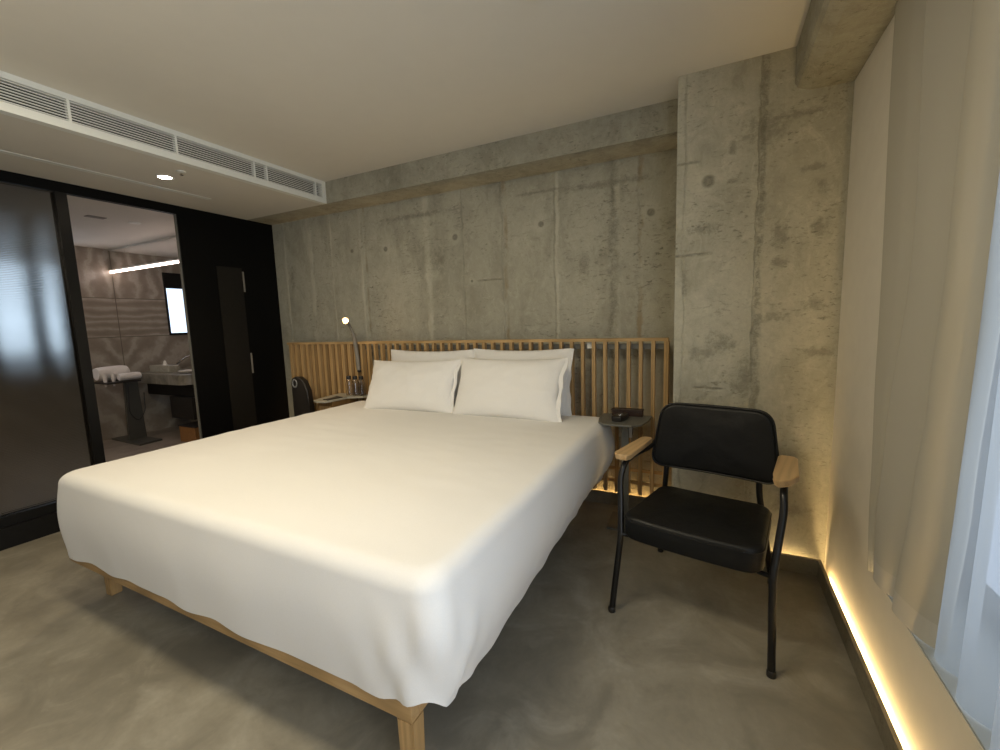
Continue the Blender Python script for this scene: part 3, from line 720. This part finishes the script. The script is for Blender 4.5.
# ------------------------------------------------------------------ left bedside table, lamp, bottles, notepad, black bag
def left_side():
    zt = .75
    t = thing('stone_bedside_table', 'pale topped bedside table by the slatted oak wall panel', 'side table', (-3.05, 2.85, 0))
    obj('tabletop', prism(bmesh.new(), [(-3.13, 2.72), (-3.10, 2.62), (-3.03, 2.585), (-2.945, 2.60), (-2.93, 2.66), (-2.93, 2.84), (-2.80, 2.90), (-2.785, 2.96), (-2.82, 2.99), (-3.17, 2.99)], zt - .016, zt, .003), 'table_stone', t)
    obj('body', B(-3.12, -2.94, 2.68, 2.985, .10, zt - .016, bev=.004), 'oak_back', t)
    obj('door', B(-3.10, -2.96, 2.672, 2.68, .14, zt - .06, bev=.002), 'oak_slat', t)
    for x in (-3.09, -2.97):
        obj('leg', B(x - .02, x + .02, 2.75, 2.79, 0, .10), 'oak_leg', t)
    n = thing('notepad', 'dark open notepad lying on the pale bedside table', 'notepad', (-3.02, 2.72, zt))
    bm = bmesh.new(); prism(bm, [(-3.03, 2.66), (-2.95, 2.64), (-2.94, 2.80), (-3.06, 2.83)], zt, zt + .006, .001); obj('cover', bm, 'black_plastic', n)
    bm = bmesh.new(); prism(bm, [(-3.028, 2.664), (-2.995, 2.655), (-3.02, 2.80), (-3.056, 2.82)], zt + .006, zt + .009, .001); obj('sheet', bm, 'table_stone', n)
    for i, (x, y, lab) in enumerate(((-2.985, 2.93, 'clear glass water bottle with dark cap, farther from the pillows'), (-2.915, 2.935, 'clear glass water bottle with dark cap, middle of three beneath the lamp'), (-2.845, 2.94, 'clear glass water bottle with dark cap, nearest the pillows'))):
        b = thing('glass_bottle', lab, 'bottle', (x, y, zt), 0, 'glass bottles on the bedside table')
        obj('body', lathe(bmesh.new(), [(.001, .001), (.030, .001), (.032, .008), (.032, .11), (.022, .135), (.017, .15), (.014, .15), (.019, .133), (.029, .108), (.029, .010), (.001, .007)], (x, y, zt), 24), 'clear_glass', b, smooth=True)
        obj('cap', lathe(bmesh.new(), [(.020, .146), (.021, .150), (.021, .172), (.018, .176), (.001, .176)], (x, y, zt), 20), 'black_plastic', b, smooth=True)
    l = thing('reading_lamp', 'slim metal reading lamp with glowing bulb rising above the headboard', 'lamp', (-2.93, 2.975, 1.0))
    obj('stem', tube(bmesh.new(), [(-2.908, 2.985, .975), (-2.918, 2.985, 1.12), (-2.930, 2.980, 1.26), (-2.938, 2.976, 1.31)], .019, 14), 'lamp_metal', l, smooth=True)
    obj('mount', B(-2.925, -2.893, 2.980, 3.003, .955, 1.0, bev=.003), 'black_plastic', l)
    obj('neck', tube(bmesh.new(), soft([(-2.938, 2.976, 1.31), (-2.945, 2.968, 1.345), (-2.948, 2.945, 1.385), (-2.935, 2.915, 1.415)], .03), .012, 12), 'lamp_metal', l, smooth=True)
    c = Vector((-2.923, 2.885, 1.427)); d = (Vector((-1.7, .6, 1.25)) - c).normalized()
    bm = lathe(bmesh.new(), [(.012, -.030), (.022, -.022), (.028, .008), (.026, .008), (.018, -.012), (.001, -.014)], (0, 0, 0), 24)
    bmesh.ops.transform(bm, matrix=Matrix.Translation(c) @ d.to_track_quat('Z', 'Y').to_matrix().to_4x4(), verts=bm.verts)
    obj('shade', bm, 'lamp_metal', l, smooth=True)
    bm = bmesh.new(); bmesh.ops.create_uvsphere(bm, u_segments=16, v_segments=10, radius=.017, matrix=Matrix.Translation(c + d * .012))
    obj('bulb', bm, 'bulb_warm', l, smooth=True)
    k = thing('black_holder', 'tall black rounded case with pale ring near its top, by slatted panel', 'case', (-3.50, 2.8, 0))
    bm = bmesh.new(); pts = []
    outl = [(-3.585, .0), (-3.39, .0), (-3.375, .40), (-3.375, .62), (-3.387, .79), (-3.43, .88), (-3.49, .917), (-3.545, .918), (-3.585, .90), (-3.597, .85), (-3.59, .60)]
    prism(bm, outl, 2.80, 2.86, .012, 3, axis='Y'); obj('body', bm, 'black_plastic', k, smooth=True)
    bm = bmesh.new(); n1, n2, R1, R2 = 30, 10, .032, .008; g_ = [[None] * n2 for _ in range(n1)]
    for i in range(n1):
        for j in range(n2):
            a = 2 * math.pi * i / n1; b_ = 2 * math.pi * j / n2; rr = R1 + R2 * math.cos(b_)
            g_[i][j] = bm.verts.new((-3.545 + rr * math.cos(a) * .9, 2.80 + R2 * .7 * math.sin(b_), .855 + rr * math.sin(a) * 1.1))
    for i in range(n1):
        for j in range(n2): bm.faces.new((g_[i][j], g_[(i + 1) % n1][j], g_[(i + 1) % n1][(j + 1) % n2], g_[i][(j + 1) % n2]))
    obj('ring', bm, 'grey_ring', k, smooth=True)
left_side()

# ------------------------------------------------------------------ black armchair (local coords: front is -y)
def rounded_rect(x0, x1, y0, y1, r, n=6):
    out = []
    for (cx_, cy_, a0) in ((x1 - r, y0 + r, -90), (x1 - r, y1 - r, 0), (x0 + r, y1 - r, 90), (x0 + r, y0 + r, 180)):
        for k in range(n + 1):
            a = math.radians(a0 + 90 * k / n); out.append((cx_ + r * math.cos(a), cy_ + r * math.sin(a)))
    return out
def cushion(bm, outline, z0, z1, crown, edge=.02, steps=6, ctr=None):
    """upholstered block: outline polygon (x,y), rounded edges, crowned top"""
    cx_ = sum(p[0] for p in outline) / len(outline); cy_ = sum(p[1] for p in outline) / len(outline)
    rows = []
    def row(ins, z, f=0):
        r = []
        for (x, y) in outline:
            d = math.hypot(x - cx_, y - cy_); k = (d - ins) / d
            r.append(bm.verts.new((cx_ + (x - cx_) * k, cy_ + (y - cy_) * k, z)))
        rows.append(r)
    row(edge, z0)
    for k in range(1, steps + 1): a = math.pi / 2 * k / steps; row(edge - edge * math.sin(a), z0 + edge * .8 - edge * .8 * math.cos(a))
    row(-.004, (z0 + z1) / 2)
    for k in range(steps + 1): a = math.pi / 2 * k / steps; row(edge * (1 - math.cos(a)), z1 - edge + edge * math.sin(a))
    md = min(math.hypot(x - cx_, y - cy_) for x, y in outline)
    for s in (.12, .25, .42, .6, .78, .92):
        r = []
        for (x, y) in outline:
            d = math.hypot(x - cx_, y - cy_); k = (d - edge) / d * (1 - s)
            r.append(bm.verts.new((cx_ + (x - cx_) * k, cy_ + (y - cy_) * k, z1 + crown * math.sin(math.pi / 2 * s) + .002 * noise.noise(Vector((x * 6 * k, y * 6 * k, 1))))))
        rows.append(r)
    n = len(outline)
    for a_, b_ in zip(rows, rows[1:]):
        for i in range(n): bm.faces.new((a_[i], a_[(i + 1) % n], b_[(i + 1) % n], b_[i]))
    bm.faces.new(rows[0][::-1]); bm.faces.new(rows[-1]); return bm
def armchair():
    t = thing('armchair', 'black leather armchair with wooden armrests and slim black metal legs', 'chair', (-.013, 2.175, 0), math.radians(-12.3))
    kw = dict(local=True, smooth=True)
    ol = rounded_rect(-.290, .272, -.295, .19, .06, 7)
    ol = [(x * (1 - .10 * max(0, (y + .05) / .24)) - .0, y) for x, y in ol]
    # subdivide the outline so the cushion edge can belly out slightly
    dense = []
    for a_, b_ in zip(ol, ol[1:] + ol[:1]):
        L = math.hypot(b_[0] - a_[0], b_[1] - a_[1]); k = max(1, int(L / .03))
        for i in range(k): dense.append((a_[0] + (b_[0] - a_[0]) * i / k, a_[1] + (b_[1] - a_[1]) * i / k))
    dense = [(x, y - .018 * max(0, 1 - ((x + .01) / .28) ** 2) * (1 if y < -.2 else 0)) for x, y in dense]
    obj('seat', cushion(bmesh.new(), dense, .362, .472, .018, .022), 'leather', t, **kw)
    bm = bmesh.new(); ring = [(x * .995 - .0, y, .452) for x, y in dense]
    tube(bm, [(x, y, z) for x, y, z in ring] + [ring[0]], .0045, 8); obj('seat_piping', bm, 'leather', t, **kw)
    # backrest: curved rounded panel, wider at the bottom
    def back_outline():
        w0, w1, z0, z1, r = .312, .250, .580, .915, .075
        pts = []
        base = rounded_rect(-1, 1, 0, 1, .0001, 1)
        pts2 = []
        corners = [(w0 - .012, z0), (w1, z1), (-w1, z1), (-w0 + .012, z0)]
        for i, c in enumerate(corners):
            p = Vector(corners[i - 1]); q = Vector(c); s = Vector(corners[(i + 1) % 4]); a_ = (p - q).normalized(); b_ = (s - q).normalized()
            A, Bq = q + a_ * r, q + b_ * r
            for k in range(9):
                u = k / 8; pts2.append((1 - u) ** 2 * A + 2 * u * (1 - u) * q + u * u * Bq)
        d = []
        for a_, b_ in zip(pts2, pts2[1:] + pts2[:1]):
            L = (b_ - a_).length; k = max(1, int(L / .03))
            for i in range(k): d.append(a_ + (b_ - a_) * (i / k))
        return [(p.x, p.y) for p in d]
    bo = back_outline()
    bm = cushion(bmesh.new(), bo, 0, .052, .014, .020)
    piping = bmesh.new(); tube(piping, [(x * 1.0, z, .044) for x, z in bo] + [(bo[0][0], bo[0][1], .044)], .005, 8)
    def place(b):
        for v in b.verts:
            x, zz, d = v.co
            y = .235 - d + .10 * (zz - .6) - .30 * x * x    # reclined, gently wrapped round the sitter
            v.co = Vector((x - .018, y, zz))
    place(bm); place(piping)
    obj('backrest', bm, 'leather', t, **kw); obj('backrest_piping', piping, 'leather', t, **kw)
    r = .0142
    for s, xa in ((-1, -.337), (1, .312)):
        front = soft([(s * .321, -.33, .008), (s * .305, -.262, .365), (xa + s * .012, -.165, .60), (xa + s * .004, -.130, .668), (xa, -.02, .678), (xa - s * .02, .16, .680), (xa * .90 - .0, .230, .700)], .045, 6)
        obj('front_leg', tube(bmesh.new(), front, r, 14), 'black_metal', t, **kw)
        rear = soft([((-.312 if s < 0 else .245), .334, .008), (s * .240 - .03, .245, .36), (s * .222 - .035, .235, .50), (s * .215 - .035, .262, .82)], .05, 6)
        obj('rear_leg', tube(bmesh.new(), rear, r, 14), 'black_metal', t, **kw)
        for (fx, fy) in ((s * .3212, -.3305), ((-.3123 if s < 0 else .2450), .3345)):
            obj('foot_cap', lathe(bmesh.new(), [(.0160, 0), (.0170, .004), (.0162, .022), (.0145, .024)], (fx, fy, 0), 16), 'black_plastic', t, **kw)
        rail = soft([(s * .303, -.262, .362), (s * .235, -.225, .350), (s * .225 - .02, .10, .348), (s * .240 - .03, .245, .352)], .04)
        obj('side_rail', tube(bmesh.new(), rail, .010, 12), 'black_metal', t, **kw)
        # arm pad: tapered plank, wider at the back
        bm = bmesh.new(); w1, w2 = .040, .032
        pts = [(xa - w1 * .7, -.19), (xa + w1 * .7, -.19), (xa + w1, -.16), (xa + w2 * .8, .17), (xa + w2 * .4, .19), (xa - w2 * .7, .19), (xa - w2 * 1.1, .16), (xa - w1 * 1.15, -.16)]
        if s > 0: pts = [(.284, -.165), (.305, -.192), (.338, -.155), (.362, -.075), (.356, -.02), (.340, .17), (.325, .195), (.275, .195), (.264, .17), (.274, -.10)]
        prism(bm, pts, .694, .722, .006, 3)
        for v in bm.verts:
            if v.co.z < .70 and v.co.y < -.1: v.co.x = xa + (v.co.x - xa) * .9
        obj('armrest', bm, 'beech_arm', t, local=True, smooth=True, angle=50)
        obj('armrest_bolt', tube(bmesh.new(), [(xa * .97, .205, .69), (xa * .90 + .0, .222, .665)], .008, 10), 'chrome', t, **kw)
    obj('cross_bar', tube(bmesh.new(), [(-.26, -.20, .350), (.245, -.20, .350)], .010, 12), 'black_metal', t, **kw)
    obj('cross_bar', tube(bmesh.new(), [(-.262, .235, .352), (.222, .235, .352)], .010, 12), 'black_metal', t, **kw)
armchair()

# ------------------------------------------------------------------ curtains
def drape(name, label, y_a, y_b, x_c, amp, period, mat, hem_mat, z0, z1, seed, pinch=.35, cat='curtain', lead=None, xlim=.50):
    t = thing(name, label, cat, (x_c, (y_a + y_b) / 2, z0), 0, None)
    n = int(abs(y_b - y_a) / period * 22); rows = 26
    def P(i, z):
        s = i / n; y = y_a + (y_b - y_a) * s; f = (z - z0) / (z1 - z0)
        ph = 2 * math.pi * (y - y_a) / period + .8 * noise.noise(Vector((y * 2.2, seed, 0)))
        A = amp * (1 - pinch * f) * (1 + .45 * noise.noise(Vector((y * 3.1, seed, 4))))
        x = x_c + A * math.sin(ph) + .012 * noise.noise(Vector((y * 5, z * .8, seed)))
        yy = y + .018 * math.cos(ph) * (1 - .5 * f) + .05 * (1 - f) * noise.noise(Vector((s * 3, 0, seed)))
        if lead: x += lead(s, f)[0]; yy += lead(s, f)[1]
        return Vector((x, yy, z))
    def strip(za, zb, k, thick=.0):
        bm = bmesh.new(); g_ = [[bm.verts.new(P(i, za + (zb - za) * j / k)) for i in range(n + 1)] for j in range(k + 1)]
        for j in range(k):
            for i in range(n): bm.faces.new((g_[j][i], g_[j][i + 1], g_[j + 1][i + 1], g_[j + 1][i]))
        return bm
    zh = z0 + .085
    o = obj('cloth', strip(zh, z1, rows), mat, t, smooth=True, angle=180)
    h = obj('hem', strip(z0, zh, 3), hem_mat, t, smooth=True, angle=180)
    return t
def lead(s, f):
    # gathered toward the wall at the top
    return (-.00 * f, .06 * f)
def heavy_curtain():
    t = thing('blackout_curtain', 'heavy greige curtain gathered beside the plaster wall next to the pillar', 'curtain', (.56, 1.75, .4))
    def lerp(tab, z):
        for (z0, v0), (z1, v1) in zip(tab, tab[1:]):
            if z <= z1:
                k = (z - z0) / (z1 - z0); k = k * k * (3 - 2 * k); return v0 + (v1 - v0) * max(0, k)
        return tab[-1][1]
    E0 = [(.40, 1.955), (.7, 1.985), (1.2, 2.02), (2.41, 2.085)]
    A = [(.40, 1.905), (.62, 1.915), (.9, 1.876), (1.55, 1.785), (2.41, 1.82)]
    Bf = [(.40, 1.712), (.87, 1.645), (1.11, 1.60), (1.52, 1.548), (2.41, 1.55)]
    EE = [(.40, 1.520), (.88, 1.47), (1.4, 1.432), (2.41, 1.41)]
    def row(z):
        e0, a, b, e = (lerp(q, z) for q in (E0, A, Bf, EE)); f = (z - .4) / 2.0
        w = .003 * math.sin(z * 5)
        ctl = [(.5475, e0 + .012), (.545, e0 + .004), (.535, e0 - .010), (.540, .62 * e0 + .38 * a), (.550, .3 * e0 + .7 * a + .01), (.600, a + .016), (.628, a + .008), (.566, a + .008), (.541 + w, a - .004), (.536, a - .035), (.546 - w, .5 * (a + b)),
               (.580, b + .045), (.628, b + .018), (.620, b + .006), (.562, b + .006), (.541 - w, b - .006), (.538, b - .045), (.550 + w, .42 * b + .58 * e), (.572, e + .030), (.602, e + .004), (.612, e + .018)]
        P_ = [Vector((x, y, z)) for x, y in ctl]; out = []
        for i in range(len(P_) - 1):
            p0, p1, p2, p3 = P_[max(0, i - 1)], P_[i], P_[i + 1], P_[min(len(P_) - 1, i + 2)]
            for k in range(6):
                u = k / 6
                out.append(.5 * ((2 * p1) + (p2 - p0) * u + (2 * p0 - 5 * p1 + 4 * p2 - p3) * u * u + (3 * p1 - p0 - 3 * p2 + p3) * u ** 3))
        out.append(P_[-1]); return out
    def strip(za, zb, k):
        bm = bmesh.new(); rows = [[bm.verts.new(v) for v in row(za + (zb - za) * j / k)] for j in range(k + 1)]
        for p, q in zip(rows, rows[1:]):
            for i in range(len(p) - 1): bm.faces.new((p[i], p[i + 1], q[i + 1], q[i]))
        return bm
    obj('cloth', strip(.49, 2.41, 40), 'curtain_heavy', t, smooth=True, angle=180)
    obj('hem', strip(.415, .49, 4), 'curtain_hem', t, smooth=True, angle=180)
heavy_curtain()
drape('sheer_curtain', 'translucent white sheer curtain glowing with daylight at the window', 1.53, .35, .585, .032, .16, 'curtain_sheer', 'curtain_sheer', .415, 2.405, 4.2, .3, lead=lambda s, f: (.035 * max(0, 1 - s * 14), -.09 * (1 - s) * f))

# ------------------------------------------------------------------ light
W = bpy.data.worlds.new('World'); C.world = W; W.use_nodes = True
bgn = W.node_tree.nodes['Background']; bgn.inputs[0].default_value = (.62, .76, 1.0, 1); bgn.inputs[1].default_value = .8
def area(name, loc, rot, sx, sy, power, color, spread=180):
    l = bpy.data.lights.new(name, 'AREA'); l.shape = 'RECTANGLE'; l.size = sx; l.size_y = sy; l.energy = power; l.color = color; l.spread = math.radians(spread)
    o = bpy.data.objects.new(name, l); o.location = loc; o.rotation_euler = rot; LINK(o); return o
area('window_daylight', (XR + .45, .95, 1.45), (0, math.radians(90), 0), 1.9, 1.8, 10, (.84, .92, 1.0))
area('window_daylight_open', (XR + .30, -.65, 1.45), (0, math.radians(90), 0), 1.8, 1.9, 38, (.90, .95, 1.0))
def spot(name, loc, target, power, color, ang, blend=.6, size=.03):
    l = bpy.data.lights.new(name, 'SPOT'); l.energy = power; l.color = color; l.spot_size = math.radians(ang); l.spot_blend = blend; l.shadow_soft_size = size
    o = bpy.data.objects.new(name, l); o.location = loc; o.rotation_euler = (Vector(target) - Vector(loc)).to_track_quat('-Z', 'Y').to_euler(); LINK(o); return o
spot('downlight_beam', (-3.445, 1.836, ZS - .02), (-3.445, 1.836, 0), 26, (1, .80, .55), 100)
area('ceiling_fill_uplight', (-1.7, -.7, 1.95), (math.radians(180), 0, 0), 1.4, .5, 21, (1.0, .87, .63))  # unseen uplight without a fixture, added as warm fill for the ceiling
area('ceiling_panel_glow', (-1.6, .74, ZC - .02), (0, 0, 0), 1.6, .25, 25, (1.0, .86, .61))
area('bathroom_ceiling_glow', (-5.5, .35, BC - .02), (0, 0, 0), 1.2, .8, 16, (1, .80, .62))

# ------------------------------------------------------------------ camera
cam = bpy.data.cameras.new('camera'); cam.sensor_fit = 'HORIZONTAL'; cam.sensor_width = 36; cam.lens = 434.457 / 1000 * 36; cam.clip_start = .02
co = bpy.data.objects.new('camera', cam); LINK(co)
r_ = Vector((0.8984523645, 0.4379108674, -0.0318970354)); u_ = Vector((-0.0245423678, 0.1226203795, 0.9921501473)); f_ = Vector((-0.4383845582, 0.8906168170, -0.1209159395))
M = Matrix((r_, u_, -f_)).transposed().to_4x4(); M.translation = Vector((0, 0, EYE)); co.matrix_world = M
C.camera = co
vs = C.view_settings; vs.view_transform = 'Standard'; vs.look = 'None'; vs.gamma = 1; vs.use_curve_mapping = False; vs.exposure = 0.38
C.cycles.use_denoising = True; C.cycles.max_bounces = 10; C.cycles.diffuse_bounces = 5; C.cycles.transmission_bounces = 8; C.cycles.transparent_max_bounces = 12
C.cycles.sample_clamp_indirect = 8; C.cycles.caustics_refractive = False; C.cycles.caustics_reflective = False
